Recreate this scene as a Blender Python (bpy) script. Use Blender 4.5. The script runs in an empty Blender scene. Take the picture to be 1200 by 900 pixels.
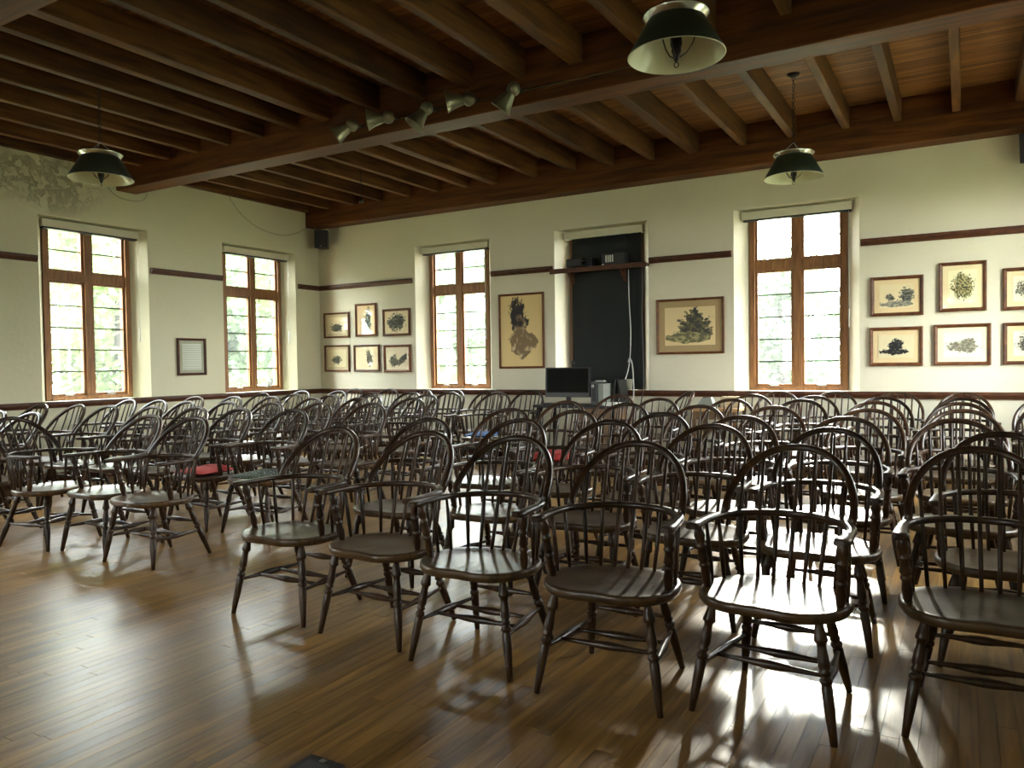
import bpy, bmesh, math, random
from mathutils import Vector, Matrix
random.seed(7)
scene = bpy.context.scene
C = scene.collection

# ------------------------------------------------------------------ camera
def cam_basis(yaw, pitch, roll):
    cy, sy, cp, sp = math.cos(yaw), math.sin(yaw), math.cos(pitch), math.sin(pitch)
    fw = Vector((sy*cp, cy*cp, sp)); rt = Vector((cy, -sy, 0)); up = rt.cross(fw)
    cr, sr = math.cos(roll), math.sin(roll)
    return cr*rt + sr*up, -sr*rt + cr*up, fw
rt, up, fw = cam_basis(-0.53257, -0.02634, -0.01453)
cd = bpy.data.cameras.new('camera'); cam = bpy.data.objects.new('camera', cd); C.objects.link(cam)
cd.sensor_width = 36; cd.lens = 900.4/1200*36; cd.clip_start = 0.05; cd.clip_end = 300
cam.matrix_world = Matrix(((rt.x, up.x, -fw.x, 9.8087), (rt.y, up.y, -fw.y, -10.0), (rt.z, up.z, -fw.z, 1.42), (0, 0, 0, 1)))
scene.camera = cam

# ------------------------------------------------------------------ light and exposure
scene.view_settings.view_transform = 'Standard'; scene.view_settings.look = 'None'
scene.view_settings.gamma = 1; scene.view_settings.use_curve_mapping = False
scene.view_settings.exposure = 2.9
SKY = 13.5
w = bpy.data.worlds.new('sky'); scene.world = w; w.use_nodes = True
nt = w.node_tree; nt.nodes.clear()
wo = nt.nodes.new('ShaderNodeOutputWorld'); bg = nt.nodes.new('ShaderNodeBackground')
tc = nt.nodes.new('ShaderNodeTexCoord'); sp_ = nt.nodes.new('ShaderNodeSeparateXYZ'); rp = nt.nodes.new('ShaderNodeValToRGB')
nt.links.new(tc.outputs['Generated'], sp_.inputs[0]); nt.links.new(sp_.outputs['Z'], rp.inputs[0])
rp.color_ramp.elements[0].position = 0.0; rp.color_ramp.elements[0].color = (.42, .42, .40, 1)
rp.color_ramp.elements[1].position = 1.0; rp.color_ramp.elements[1].color = (0.86, 0.93, 1.0, 1)   # overcast: zenith brighter than horizon
nt.links.new(rp.outputs[0], bg.inputs[0]); bg.inputs[1].default_value = SKY
nt.links.new(bg.outputs[0], wo.inputs[0])
sd = bpy.data.lights.new('sun', 'SUN'); so = bpy.data.objects.new('sun', sd); C.objects.link(so)
sd.energy = 1.8; sd.angle = math.radians(3.5); sd.color = (1, 0.95, 0.85)
so.rotation_euler = Vector((0.16, -1.0, -0.37)).to_track_quat('-Z', 'Y').to_euler()
scene.cycles.max_bounces = 10; scene.cycles.diffuse_bounces = 5; scene.cycles.glossy_bounces = 4
scene.cycles.transparent_max_bounces = 16; scene.cycles.sample_clamp_indirect = 8
scene.cycles.use_denoising = True; scene.cycles.caustics_reflective = False

# room: x 0..RX (left to right wall), y 0 (far wall) .. -RY, z up
RX, RY, CZ = 10.85, 14.2, 4.33
WZ0, WZ1 = 1.03, 3.345
BACKW = [(2.115, 3.555), (4.66, 6.10), (7.25, 8.73)]
LEFTW = [(-2.05, -0.56), (-4.775, -3.30), (-7.5, -6.03), (-10.2, -8.75)]
RIGHTW = list(LEFTW)[:2]; REARW = [(4.66, 6.10), (9.05, 10.25)]
def portal(loc, rot, sx, sy):
    l = bpy.data.lights.new('window_portal', 'AREA'); l.shape = 'RECTANGLE'; l.size = sx; l.size_y = sy
    o = bpy.data.objects.new('window_portal', l); C.objects.link(o); o.location = loc; o.rotation_euler = rot
    l.cycles.is_portal = True
for a, b in BACKW:
    if a != 4.66: portal(((a+b)/2, 0.42, 2.2), (-math.pi/2, 0, 0), 1.3, 2.4)
for a, b in LEFTW: portal((-0.42, (a+b)/2, 2.2), (0, -math.pi/2, 0), 2.4, 1.3)
for a, b in RIGHTW: portal((RX+0.42, (a+b)/2, 2.2), (0, math.pi/2, 0), 2.4, 1.3)
for a, b in REARW: portal(((a+b)/2, -RY-0.42, 2.2), (math.pi/2, 0, 0), 1.3, 2.4)

# ------------------------------------------------------------------ mesh helpers
class MB:
    def __init__(s): s.v = []; s.f = []; s.sm = []
    def add(s, vs, fs, smooth=False):
        n = len(s.v); s.v += [tuple(p) for p in vs]; s.f += [tuple(i+n for i in f) for f in fs]; s.sm += [smooth]*len(fs); return s
    def box(s, x0, x1, y0, y1, z0, z1, bev=0):
        if bev:
            b = bev; vs = []; 
            for z, i in ((z0, b), (z0+b, 0), (z1-b, 0), (z1, b)):
                vs += [(x0+i, y0+i, z), (x1-i, y0+i, z), (x1-i, y1-i, z), (x0+i, y1-i, z)]
            fs = [(3, 2, 1, 0), (12, 13, 14, 15)]
            for k in range(3):
                for j in range(4): fs.append((k*4+j, k*4+(j+1) % 4, k*4+4+(j+1) % 4, k*4+4+j))
            return s.add(vs, fs)
        vs = [(x0, y0, z0), (x1, y0, z0), (x1, y1, z0), (x0, y1, z0), (x0, y0, z1), (x1, y0, z1), (x1, y1, z1), (x0, y1, z1)]
        return s.add(vs, [(3, 2, 1, 0), (4, 5, 6, 7), (0, 1, 5, 4), (1, 2, 6, 5), (2, 3, 7, 6), (3, 0, 4, 7)])
    def tube(s, pts, rad, n=8, cap=True, smooth=True, flat=None):
        # swept round (or flat=(ratio) elliptical) section along pts
        pts = [Vector(p) for p in pts]; m = len(pts)
        if not hasattr(rad, '__len__'): rad = [rad]*m
        t0 = (pts[1]-pts[0]).normalized(); ref = Vector((0, 0, 1)) if abs(t0.z) < .9 else Vector((1, 0, 0))
        u = t0.cross(ref).normalized(); vs = []
        for i, p in enumerate(pts):
            t = (pts[min(i+1, m-1)]-pts[max(i-1, 0)]).normalized()
            u = (u - t*u.dot(t)).normalized(); v = t.cross(u)
            for k in range(n):
                a = 2*math.pi*k/n; vs.append(p + (u*math.cos(a)+v*math.sin(a))*rad[i])
        fs = [(i*n+k, i*n+(k+1) % n, (i+1)*n+(k+1) % n, (i+1)*n+k) for i in range(m-1) for k in range(n)]
        s.add(vs, fs, smooth)
        if cap: s.f += [tuple(len(s.v)-m*n+k for k in reversed(range(n))), tuple(len(s.v)-n+k for k in range(n))]; s.sm += [False, False]
        return s
    def ribbon(s, pts, wid, th, upv=(0, 0, 1), smooth=True):
        # swept rounded rectangle: wid across, th along upv
        pts = [Vector(p) for p in pts]; m = len(pts); U = Vector(upv); vs = []
        if not hasattr(wid, '__len__'): wid = [wid]*m
        if not hasattr(th, '__len__'): th = [th]*m
        sec = [(-.5, -.25), (-.4, -.5), (.4, -.5), (.5, -.25), (.5, .25), (.4, .5), (-.4, .5), (-.5, .25)]
        for i, p in enumerate(pts):
            t = (pts[min(i+1, m-1)]-pts[max(i-1, 0)]).normalized(); a = t.cross(U).normalized(); b = a.cross(t)
            for x, y in sec: vs.append(p+a*(x*wid[i])+b*(y*th[i]))
        n = 8
        fs = [(i*n+k, i*n+(k+1) % n, (i+1)*n+(k+1) % n, (i+1)*n+k) for i in range(m-1) for k in range(n)]
        s.add(vs, fs, smooth)
        s.f += [tuple(len(s.v)-m*n+k for k in reversed(range(n))), tuple(len(s.v)-n+k for k in range(n))]; s.sm += [False, False]
        return s
    def lathe(s, prof, c=(0, 0, 0), n=24, smooth=True):
        vs = [(c[0]+r*math.cos(2*math.pi*k/n), c[1]+r*math.sin(2*math.pi*k/n), c[2]+z) for r, z in prof for k in range(n)]
        fs = [(i*n+k, i*n+(k+1) % n, (i+1)*n+(k+1) % n, (i+1)*n+k) for i in range(len(prof)-1) for k in range(n)]
        return s.add(vs, fs, smooth)
    def turned(s, p0, p1, prof, n=9):
        p0, p1 = Vector(p0), Vector(p1)
        pts = [p0+(p1-p0)*t for t, r in prof]; return s.tube(pts, [r for t, r in prof], n)
    def mesh(s, name, mat=None):
        me = bpy.data.meshes.new(name); me.from_pydata(s.v, [], s.f)
        me.polygons.foreach_set('use_smooth', s.sm); me.update()
        if mat: me.materials.append(mat)
        return me
    def build(s, name, mat, parent=None, **tags):
        return link(name, s.mesh(name, mat), parent, **tags)
def link(name, me, parent=None, loc=None, rot=None, **tags):
    o = bpy.data.objects.new(name, me); C.objects.link(o)
    if parent: o.parent = parent
    if loc: o.location = loc
    if rot: o.rotation_euler = rot
    for k, v in tags.items():
        if v is not None: o[k] = v
    return o
def thing(name, label, cat, loc=(0, 0, 0), rz=0, group=None):
    return link(name, None, loc=loc, rot=(0, 0, rz), label=label, category=cat, group=group)

# ------------------------------------------------------------------ materials
def nodes(name):
    m = bpy.data.materials.new(name); m.use_nodes = True; t = m.node_tree
    return m, t, t.nodes['Principled BSDF'], t.nodes.new, t.links.new
def plain(name, col, rough=.5, metal=0, noise=0, spec=.5):
    m, t, b, N, L = nodes(name)
    b.inputs['Base Color'].default_value = (*col, 1); b.inputs['Roughness'].default_value = rough
    b.inputs['Metallic'].default_value = metal; b.inputs['Specular IOR Level'].default_value = spec
    if noise:
        n = N('ShaderNodeTexNoise'); n.inputs['Scale'].default_value = 9; n.inputs['Detail'].default_value = 4
        x = N('ShaderNodeMix'); x.data_type = 'RGBA'
        x.inputs[6].default_value = (*[c*(1-noise) for c in col], 1); x.inputs[7].default_value = (*[min(1, c*(1+noise)) for c in col], 1)
        tx = N('ShaderNodeTexCoord'); L(tx.outputs['Object'], n.inputs['Vector']); L(n.outputs[0], x.inputs[0]); L(x.outputs[2], b.inputs['Base Color'])
    return m
def wood(name, dark, light, scale=(40, 40, 3), rough=.35, bump=.15, coat=0.0, vary=.25, attr=False, streak=1.0, knots=False, spec=.5):
    m, t, b, N, L = nodes(name); b.inputs['Specular IOR Level'].default_value = spec
    tx = N('ShaderNodeTexCoord'); mp = N('ShaderNodeMapping'); mp.inputs['Scale'].default_value = scale
    oi = N('ShaderNodeObjectInfo'); rnd = oi.outputs['Random']
    if attr:
        at = N('ShaderNodeAttribute'); at.attribute_name = 'tone'; rnd = at.outputs['Fac']
    L(tx.outputs['Object'], mp.inputs['Vector'])
    ad = N('ShaderNodeVectorMath'); ad.operation = 'ADD'; sc = N('ShaderNodeMath'); sc.operation = 'MULTIPLY'; sc.inputs[1].default_value = 37
    L(rnd, sc.inputs[0]); L(mp.outputs[0], ad.inputs[0]); L(sc.outputs[0], ad.inputs[1])
    n = N('ShaderNodeTexNoise'); n.inputs['Scale'].default_value = 1; n.inputs['Detail'].default_value = 6; n.inputs['Distortion'].default_value = .6*streak
    L(ad.outputs[0], n.inputs['Vector'])
    cr = N('ShaderNodeValToRGB'); cr.color_ramp.elements[0].position = .32; cr.color_ramp.elements[1].position = .68
    cr.color_ramp.elements[0].color = (*dark, 1); cr.color_ramp.elements[1].color = (*light, 1); L(n.outputs[0], cr.inputs[0])
    last = cr.outputs[0]
    if knots:
        k = N('ShaderNodeTexVoronoi'); k.inputs['Scale'].default_value = 1.6; L(tx.outputs['Object'], k.inputs['Vector'])
        kr = N('ShaderNodeValToRGB'); kr.color_ramp.elements[0].position = .05; kr.color_ramp.elements[1].position = .11
        kr.color_ramp.elements[0].color = (.25, .2, .18, 1); kr.color_ramp.elements[1].color = (1, 1, 1, 1); L(k.outputs[0], kr.inputs[0])
        mk = N('ShaderNodeMix'); mk.data_type = 'RGBA'; mk.blend_type = 'MULTIPLY'; mk.inputs[0].default_value = 1
        L(last, mk.inputs[6]); L(kr.outputs[0], mk.inputs[7]); last = mk.outputs[2]
    hv = N('ShaderNodeHueSaturation'); mr = N('ShaderNodeMapRange'); mr.inputs[3].default_value = 1-vary; mr.inputs[4].default_value = 1+vary
    L(rnd, mr.inputs[0]); L(mr.outputs[0], hv.inputs['Value']); L(last, hv.inputs['Color']); L(hv.outputs[0], b.inputs['Base Color'])
    r2 = N('ShaderNodeMapRange'); r2.inputs[3].default_value = rough*.8; r2.inputs[4].default_value = min(1, rough*1.3); L(n.outputs[0], r2.inputs[0]); L(r2.outputs[0], b.inputs['Roughness'])
    bp = N('ShaderNodeBump'); bp.inputs['Strength'].default_value = bump; bp.inputs['Distance'].default_value = .004; L(n.outputs[0], bp.inputs['Height']); L(bp.outputs[0], b.inputs['Normal'])
    if coat: b.inputs['Coat Weight'].default_value = coat; b.inputs['Coat Roughness'].default_value = .12
    return m
chair_wood = wood('chair_walnut', (.014, .0065, .003), (.050, .023, .009), (30, 30, 6), .30, .1, .0, .35, spec=.38)
seat_wood = wood('seat_walnut', (.028, .014, .006), (.100, .056, .022), (6, 45, 20), .30, .12, .0, .25, spec=.45)
floor_wood = wood('floor_oak', (.135, .066, .016), (.33, .175, .043), (28, 2.2, 10), .30, .10, .0, .25, spec=.65)
floor_wood_far = wood('floor_oak_far', (.135, .066, .016), (.33, .175, .043), (28, 2.2, 10), .30, .10, .0, .25, attr=True, spec=.65)
joist_wood = wood('joist_wood', (.046, .017, .005), (.145, .062, .018), (16, 1.6, 16), .6, .3, 0, .3, knots=True, spec=.22)
girder_wood = wood('girder_wood', (.050, .016, .005), (.155, .053, .014), (1.2, 16, 16), .55, .2, 0, .1, spec=.22)
plank_wood = wood('ceiling_plank_wood', (.11, .042, .012), (.29, .125, .036), (1.5, 22, 22), .55, .2, 0, .3, spec=.25)
trim_wood = wood('trim_wood', (.045, .015, .007), (.105, .038, .017), (9, 9, 30), .45, .1, 0, .12, spec=.3)
win_wood = wood('window_wood', (.16, .068, .024), (.32, .15, .055), (30, 30, 2.5), .45, .1, 0, .12, spec=.35)
frame_wood = wood('frame_wood', (.075, .026, .009), (.17, .062, .022), (14, 14, 14), .45, .1, 0, .25, spec=.3)
desk_wood = wood('desk_wood', (.10, .055, .025), (.2, .12, .06), (3, 20, 20), .5, .1, 0, .1)
black_plastic = plain('black_plastic', (.012, .012, .014), .4)
screen_black = plain('screen_black', (.004, .005, .006), .12)
dark_grey = plain('dark_grey_plastic', (.05, .052, .055), .45)
pale_plastic = plain('pale_plastic', (.6, .6, .56), .5)
steel = plain('steel', (.55, .56, .54), .3, 1)
black_iron = plain('black_iron', (.015, .013, .012), .45, .6)
green_enamel = plain('green_enamel', (.022, .030, .020), .3, 0, .15)
cream_enamel = plain('cream_enamel', (.62, .62, .46), .22)
nickel = plain('nickel', (.5, .5, .42), .25, 1)
spot_metal = plain('spot_metal', (.22, .21, .14), .35, .6)
blind_cream = plain('blind_cream', (.62, .6, .47), .6, 0, .05)
blackout = plain('blackout_cloth', (.008, .010, .010), .8, 0, .2)
cord_cream = plain('cord_cream', (.42, .40, .27), .5)
cord_white = plain('cord_white', (.7, .7, .68), .4)
red_cloth = plain('red_cloth', (.42, .03, .025), .8, 0, .35)
blue_cloth = plain('blue_cloth', (.10, .20, .45), .8, 0, .3)
paper_white = plain('paper_white', (.75, .75, .7), .7)
card = plain('cardboard', (.42, .33, .20), .8, 0, .1)
grey_cloth = plain('grey_cloth', (.25, .27, .24), .8, 0, .2)
def plaid_mat():
    m, t, b, N, L = nodes('plaid_cloth'); tx = N('ShaderNodeTexCoord')
    outs = []
    for ax in ('X', 'Y'):
        wv = N('ShaderNodeTexWave'); wv.bands_direction = ax; wv.inputs['Scale'].default_value = 9; L(tx.outputs['Object'], wv.inputs['Vector']); outs.append(wv.outputs[0])
    a = N('ShaderNodeMath'); a.operation = 'MULTIPLY'; L(outs[0], a.inputs[0]); L(outs[1], a.inputs[1])
    cr = N('ShaderNodeValToRGB'); cr.color_ramp.elements[0].color = (.025, .045, .03, 1); cr.color_ramp.elements[1].color = (.22, .26, .2, 1); cr.color_ramp.elements[1].position = .6
    L(a.outputs[0], cr.inputs[0]); L(cr.outputs[0], b.inputs['Base Color']); b.inputs['Roughness'].default_value = .85; return m
plaid = plaid_mat()
def plaster(name, col, peel=False):
    m, t, b, N, L = nodes(name); tx = N('ShaderNodeTexCoord')
    n = N('ShaderNodeTexNoise'); n.inputs['Scale'].default_value = .9; n.inputs['Detail'].default_value = 5; L(tx.outputs['Object'], n.inputs['Vector'])
    x = N('ShaderNodeMix'); x.data_type = 'RGBA'; x.inputs[6].default_value = (*[c*.90 for c in col], 1); x.inputs[7].default_value = (*[c*1.06 for c in col], 1); L(n.outputs[0], x.inputs[0])
    last = x.outputs[2]
    n2 = N('ShaderNodeTexNoise'); n2.inputs['Scale'].default_value = 14; n2.inputs['Detail'].default_value = 4; L(tx.outputs['Object'], n2.inputs['Vector'])
    bp = N('ShaderNodeBump'); bp.inputs['Strength'].default_value = .25; bp.inputs['Distance'].default_value = .012; L(n2.outputs[0], bp.inputs['Height'])
    nrm = bp.outputs[0]
    if peel:   # flaked, damp-stained plaster round the upper corner of the first window on the left wall
        sx = N('ShaderNodeSeparateXYZ'); L(tx.outputs['Object'], sx.inputs[0])
        def gauss(cy, cz, ry, rz):
            a = N('ShaderNodeMath'); a.operation = 'SUBTRACT'; a.inputs[1].default_value = cy; L(sx.outputs['Y'], a.inputs[0])
            a2 = N('ShaderNodeMath'); a2.operation = 'DIVIDE'; a2.inputs[1].default_value = ry; L(a.outputs[0], a2.inputs[0])
            c = N('ShaderNodeMath'); c.operation = 'SUBTRACT'; c.inputs[1].default_value = cz; L(sx.outputs['Z'], c.inputs[0])
            c2 = N('ShaderNodeMath'); c2.operation = 'DIVIDE'; c2.inputs[1].default_value = rz; L(c.outputs[0], c2.inputs[0])
            v = N('ShaderNodeCombineXYZ'); L(a2.outputs[0], v.inputs[0]); L(c2.outputs[0], v.inputs[1])
            ln = N('ShaderNodeVectorMath'); ln.operation = 'LENGTH'; L(v.outputs[0], ln.inputs[0]); return ln.outputs['Value']
        g1 = gauss(-4.55, 3.80, .62, .42); g2 = gauss(-5.1, 2.2, .45, 1.2); g3 = gauss(-5.3, 3.9, .5, .45)
        mn = N('ShaderNodeMath'); mn.operation = 'MINIMUM'; L(g1, mn.inputs[0]); L(g3, mn.inputs[1])
        pn = N('ShaderNodeTexNoise'); pn.inputs['Scale'].default_value = 5; pn.inputs['Detail'].default_value = 9; pn.inputs['Roughness'].default_value = .68; pn.inputs['Distortion'].default_value = .35; L(tx.outputs['Object'], pn.inputs['Vector'])
        ss = N('ShaderNodeMapRange'); ss.inputs[1].default_value = .55; ss.inputs[2].default_value = 1.1; ss.inputs[3].default_value = 1; ss.inputs[4].default_value = 0; L(mn.outputs[0], ss.inputs[0])
        cr = N('ShaderNodeValToRGB'); e = cr.color_ramp.elements; e[0].position = .42; e[0].color = (0, 0, 0, 1); e[1].position = .47; e[1].color = (1, 1, 1, 1)
        e2 = cr.color_ramp.elements.new(.53); e2.color = (0, 0, 0, 1); L(pn.outputs[0], cr.inputs[0])
        mu = N('ShaderNodeMath'); mu.operation = 'MULTIPLY'; L(ss.outputs[0], mu.inputs[0]); L(cr.outputs[0], mu.inputs[1])
        xm = N('ShaderNodeMix'); xm.data_type = 'RGBA'; xm.inputs[7].default_value = (col[0]*.42, col[1]*.42, col[2]*.36, 1)
        ms = N('ShaderNodeMath'); ms.operation = 'MULTIPLY'; ms.inputs[1].default_value = .26; L(mu.outputs[0], ms.inputs[0]); L(ms.outputs[0], xm.inputs[0]); L(last, xm.inputs[6]); last = xm.outputs[2]
        # broad damp stain lower down
        s2 = N('ShaderNodeMapRange'); s2.inputs[1].default_value = .2; s2.inputs[2].default_value = 1.2; s2.inputs[3].default_value = .75; s2.inputs[4].default_value = 0; L(g2, s2.inputs[0])
        m3 = N('ShaderNodeMath'); m3.operation = 'MULTIPLY'; L(s2.outputs[0], m3.inputs[0]); L(n.outputs[0], m3.inputs[1])
        xs = N('ShaderNodeMix'); xs.data_type = 'RGBA'; xs.inputs[7].default_value = (col[0]*.6, col[1]*.66, col[2]*.5, 1); L(m3.outputs[0], xs.inputs[0]); L(last, xs.inputs[6]); last = xs.outputs[2]
        b2 = N('ShaderNodeBump'); b2.inputs['Strength'].default_value = .8; b2.inputs['Distance'].default_value = .03; b2.invert = True
        L(mu.outputs[0], b2.inputs['Height']); L(nrm, b2.inputs['Normal']); nrm = b2.outputs[0]
    L(last, b.inputs['Base Color']); L(nrm, b.inputs['Normal']); b.inputs['Roughness'].default_value = .75
    return m
WALLCOL = (.72, .68, .535)
wall_mat = plaster('wall_plaster', WALLCOL); peel_mat = plaster('wall_plaster_peeling', (.66, .64, .46), True)
def glass_mat(name, rough=0.0, refl=.08, tint=(1, 1, 1), veil=0, ior=1.5):
    m = bpy.data.materials.new(name); m.use_nodes = True; t = m.node_tree; t.nodes.clear(); N, L = t.nodes.new, t.links.new
    o = N('ShaderNodeOutputMaterial'); mx = N('ShaderNodeMixShader'); tr = N('ShaderNodeBsdfTransparent'); gl = N('ShaderNodeBsdfGlossy'); fr = N('ShaderNodeFresnel')
    tr.inputs[0].default_value = (*tint, 1); gl.inputs['Roughness'].default_value = rough; ge = N('ShaderNodeNewGeometry'); m1 = N('ShaderNodeMath'); m1.operation = 'MULTIPLY_ADD'; m1.inputs[1].default_value = -2; m1.inputs[2].default_value = 1; pw = N('ShaderNodeMath'); pw.operation = 'POWER'; pw.inputs[0].default_value = ior
    L(ge.outputs['Backfacing'], m1.inputs[0]); L(m1.outputs[0], pw.inputs[1]); L(pw.outputs[0], fr.inputs[0])      # same reflectance from both faces of the thin pane
    L(fr.outputs[0], mx.inputs[0]); L(tr.outputs[0], mx.inputs[1]); L(gl.outputs[0], mx.inputs[2]); last = mx.outputs[0]
    if veil:     # pale haze added to the panes to lighten the dark trees outside
        tl = N('ShaderNodeBsdfTranslucent'); m2 = N('ShaderNodeMixShader'); m2.inputs[0].default_value = veil; L(last, m2.inputs[1]); L(tl.outputs[0], m2.inputs[2]); last = m2.outputs[0]
    L(last, o.inputs[0]); return m
pane_glass = glass_mat('window_glass', .02, tint=(.96, .975, .955), veil=.014); picture_glass = glass_mat('picture_glass', .02, ior=1.6)

# ------------------------------------------------------------------ floor
FY0, FY1 = -RY, 0.0
MB().box(-.4, RX+.4, -RY-.4, .4, -.12, -.012).build('floor', plain('subfloor', (.03, .018, .01), .8), kind='structure')
floor = bpy.data.objects['floor']
BW = .0640
rows = int(RX/BW)+1
def boards(seed):
    r = random.Random(seed)
    for i in range(rows):
        x = i*BW; y = -RY + r.uniform(-1.2, 0)
        while y < 0:
            l = r.uniform(.7, 1.9); yield x, max(y, -RY), min(y+l, 0), r.random(); y += l
camx, camy = 9.81, -10.0
vis = []
for x, y0, y1, tn in boards(3):
    # distance of the board's nearest visible point in front of the camera
    best = 1e9
    for k in range(7):
        yy = y0+(y1-y0)*k/6; d = Vector((x-camx, yy-camy, -1.42)); z = d.dot(fw)
        if z > .5:
            px = 600+900*d.dot(rt)/z; py = 450-900*d.dot(up)/z
            if -20 < px < 1220 and py < 930: best = min(best, z)
    vis.append((best, x, y0, y1, tn))
vis.sort()
unit = {}
far = MB(); tones = []
for i, (dist, x, y0, y1, tn) in enumerate(vis):
    g = .0004; lift = (tn-.5)*.0002
    if i < 298 and dist < 1e8:
        k = round((y1-y0)*10)
        if k not in unit: unit[k] = MB().box(-BW/2+g, BW/2-g, -.5, .5, -.012, 0, .0005).mesh('plank', floor_wood)
        o = link('plank', unit[k], floor, loc=(x+BW/2, (y0+y1)/2, lift)); o.scale = (1, (y1-y0)-.0016, 1)
    else:
        far.box(x+g, x+BW-g, y0+.0008, y1-.0008, -.012, lift); tones += [tn]*8
me = far.mesh('plank', floor_wood_far); at = me.attributes.new('tone', 'FLOAT', 'POINT'); at.data.foreach_set('value', tones)
link('plank', me, floor, kind='stuff')

# ------------------------------------------------------------------ walls
D1, SPL = .22, .15           # depth of the splayed reveal, and how much it narrows
def wall(name, length, wins, toworld, mat):
    """front face plane with openings; toworld maps (s along, d outward, z)"""
    m = MB(); H = 4.6
    cuts = sorted(wins); s = 0.0
    def quad(a, b, z0, z1):
        n = max(1, int((b-a)/.8)); 
        m.add([toworld(*p) for p in ((a, 0, z0), (b, 0, z0), (b, 0, z1), (a, 0, z1))], [(0, 1, 2, 3)])
    for a, b in cuts:
        quad(s, a, 0, H); quad(a, b, 0, WZ0); quad(a, b, WZ1, H); s = b
        O = [(a, 0, WZ0), (b, 0, WZ0), (b, 0, WZ1), (a, 0, WZ1)]
        I = [(a+SPL, D1, WZ0), (b-SPL, D1, WZ0), (b-SPL, D1, WZ1-.01), (a+SPL, D1, WZ1-.01)]
        E_ = [(x, .42, z) for x, _, z in I]
        m.add([toworld(*p) for p in O+I+E_], [(k, (k+1) % 4, 4+(k+1) % 4, 4+k) for k in range(4)]+[(4+k, 4+(k+1) % 4, 8+(k+1) % 4, 8+k) for k in range(4)])
        # outer skin round the opening
    quad(s, length, 0, H)
    s = 0.0
    def oquad(a, b, z0, z1): m.add([toworld(*p) for p in ((a, .42, z0), (b, .42, z0), (b, .42, z1), (a, .42, z1))], [(0, 1, 2, 3)])
    for a, b in cuts:
        oquad(s-.4 if s == 0 else s, a+SPL, -.4, H); oquad(a+SPL, b-SPL, -.4, WZ0); oquad(a+SPL, b-SPL, WZ1-.01, H); s = b-SPL
    oquad(s, length+.4, -.4, H)
    return m.build(name, mat, kind='structure')
TW = {'back': lambda s, d, z: (s, d, z), 'left': lambda s, d, z: (-d, -s, z),
      'right': lambda s, d, z: (RX+d, -s, z), 'rear': lambda s, d, z: (s, -RY-d, z)}
neg = lambda L_: [(-b, -a) for a, b in L_]
wall('wall_back', RX, BACKW, TW['back'], wall_mat)
wall('wall_left', RY, neg(LEFTW), TW['left'], peel_mat)
wall('wall_right', RY, neg(RIGHTW), TW['right'], wall_mat)
wall('wall_rear', RX, REARW, TW['rear'], wall_mat)

# rails, moulded strips
def trim(i, side, a, b, z0, z1, dep, mat=trim_wood, name=None):
    m = MB(); f = TW[side]
    prof = [(0, z0), (dep*.55, z0), (dep*.75, z0+(z1-z0)*.25), (dep, z0+(z1-z0)*.55), (dep, z1-(z1-z0)*.12), (dep*.9, z1), (0, z1)]
    vs = [f(a, -d, z) for d, z in prof]+[f(b, -d, z) for d, z in prof]; n = len(prof)
    m.add(vs, [(k, k+1, n+k+1, n+k) for k in range(n-1)]+[tuple(range(n)), tuple(range(n, 2*n))])
    return m.build(name or 'trim_%d' % i, mat, kind='structure')
k = 1
for a, b in [(0, 2.06), (3.58, 4.655), (6.115, 7.225), (8.745, RX)]: trim(k, 'back', a, b, 2.752, 2.832, .045); k += 1
for a, b in [(0, .51), (2.07, 3.27), (4.80, 6.0)]: trim(k, 'left', a, b, 2.752, 2.832, .045); k += 1
trim(k, 'back', 0, RX, .95, 1.03, .04); k += 1
trim(k, 'left', 0, RY, .95, 1.03, .04); k += 1
trim(k, 'right', 0, RY, .95, 1.03, .04); k += 1
for s_, L_ in (('back', RX), ('left', RY), ('right', RY), ('rear', RX)): trim(0, s_, 0, L_, 0, .14, .025, name='baseboard_'+s_)

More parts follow.
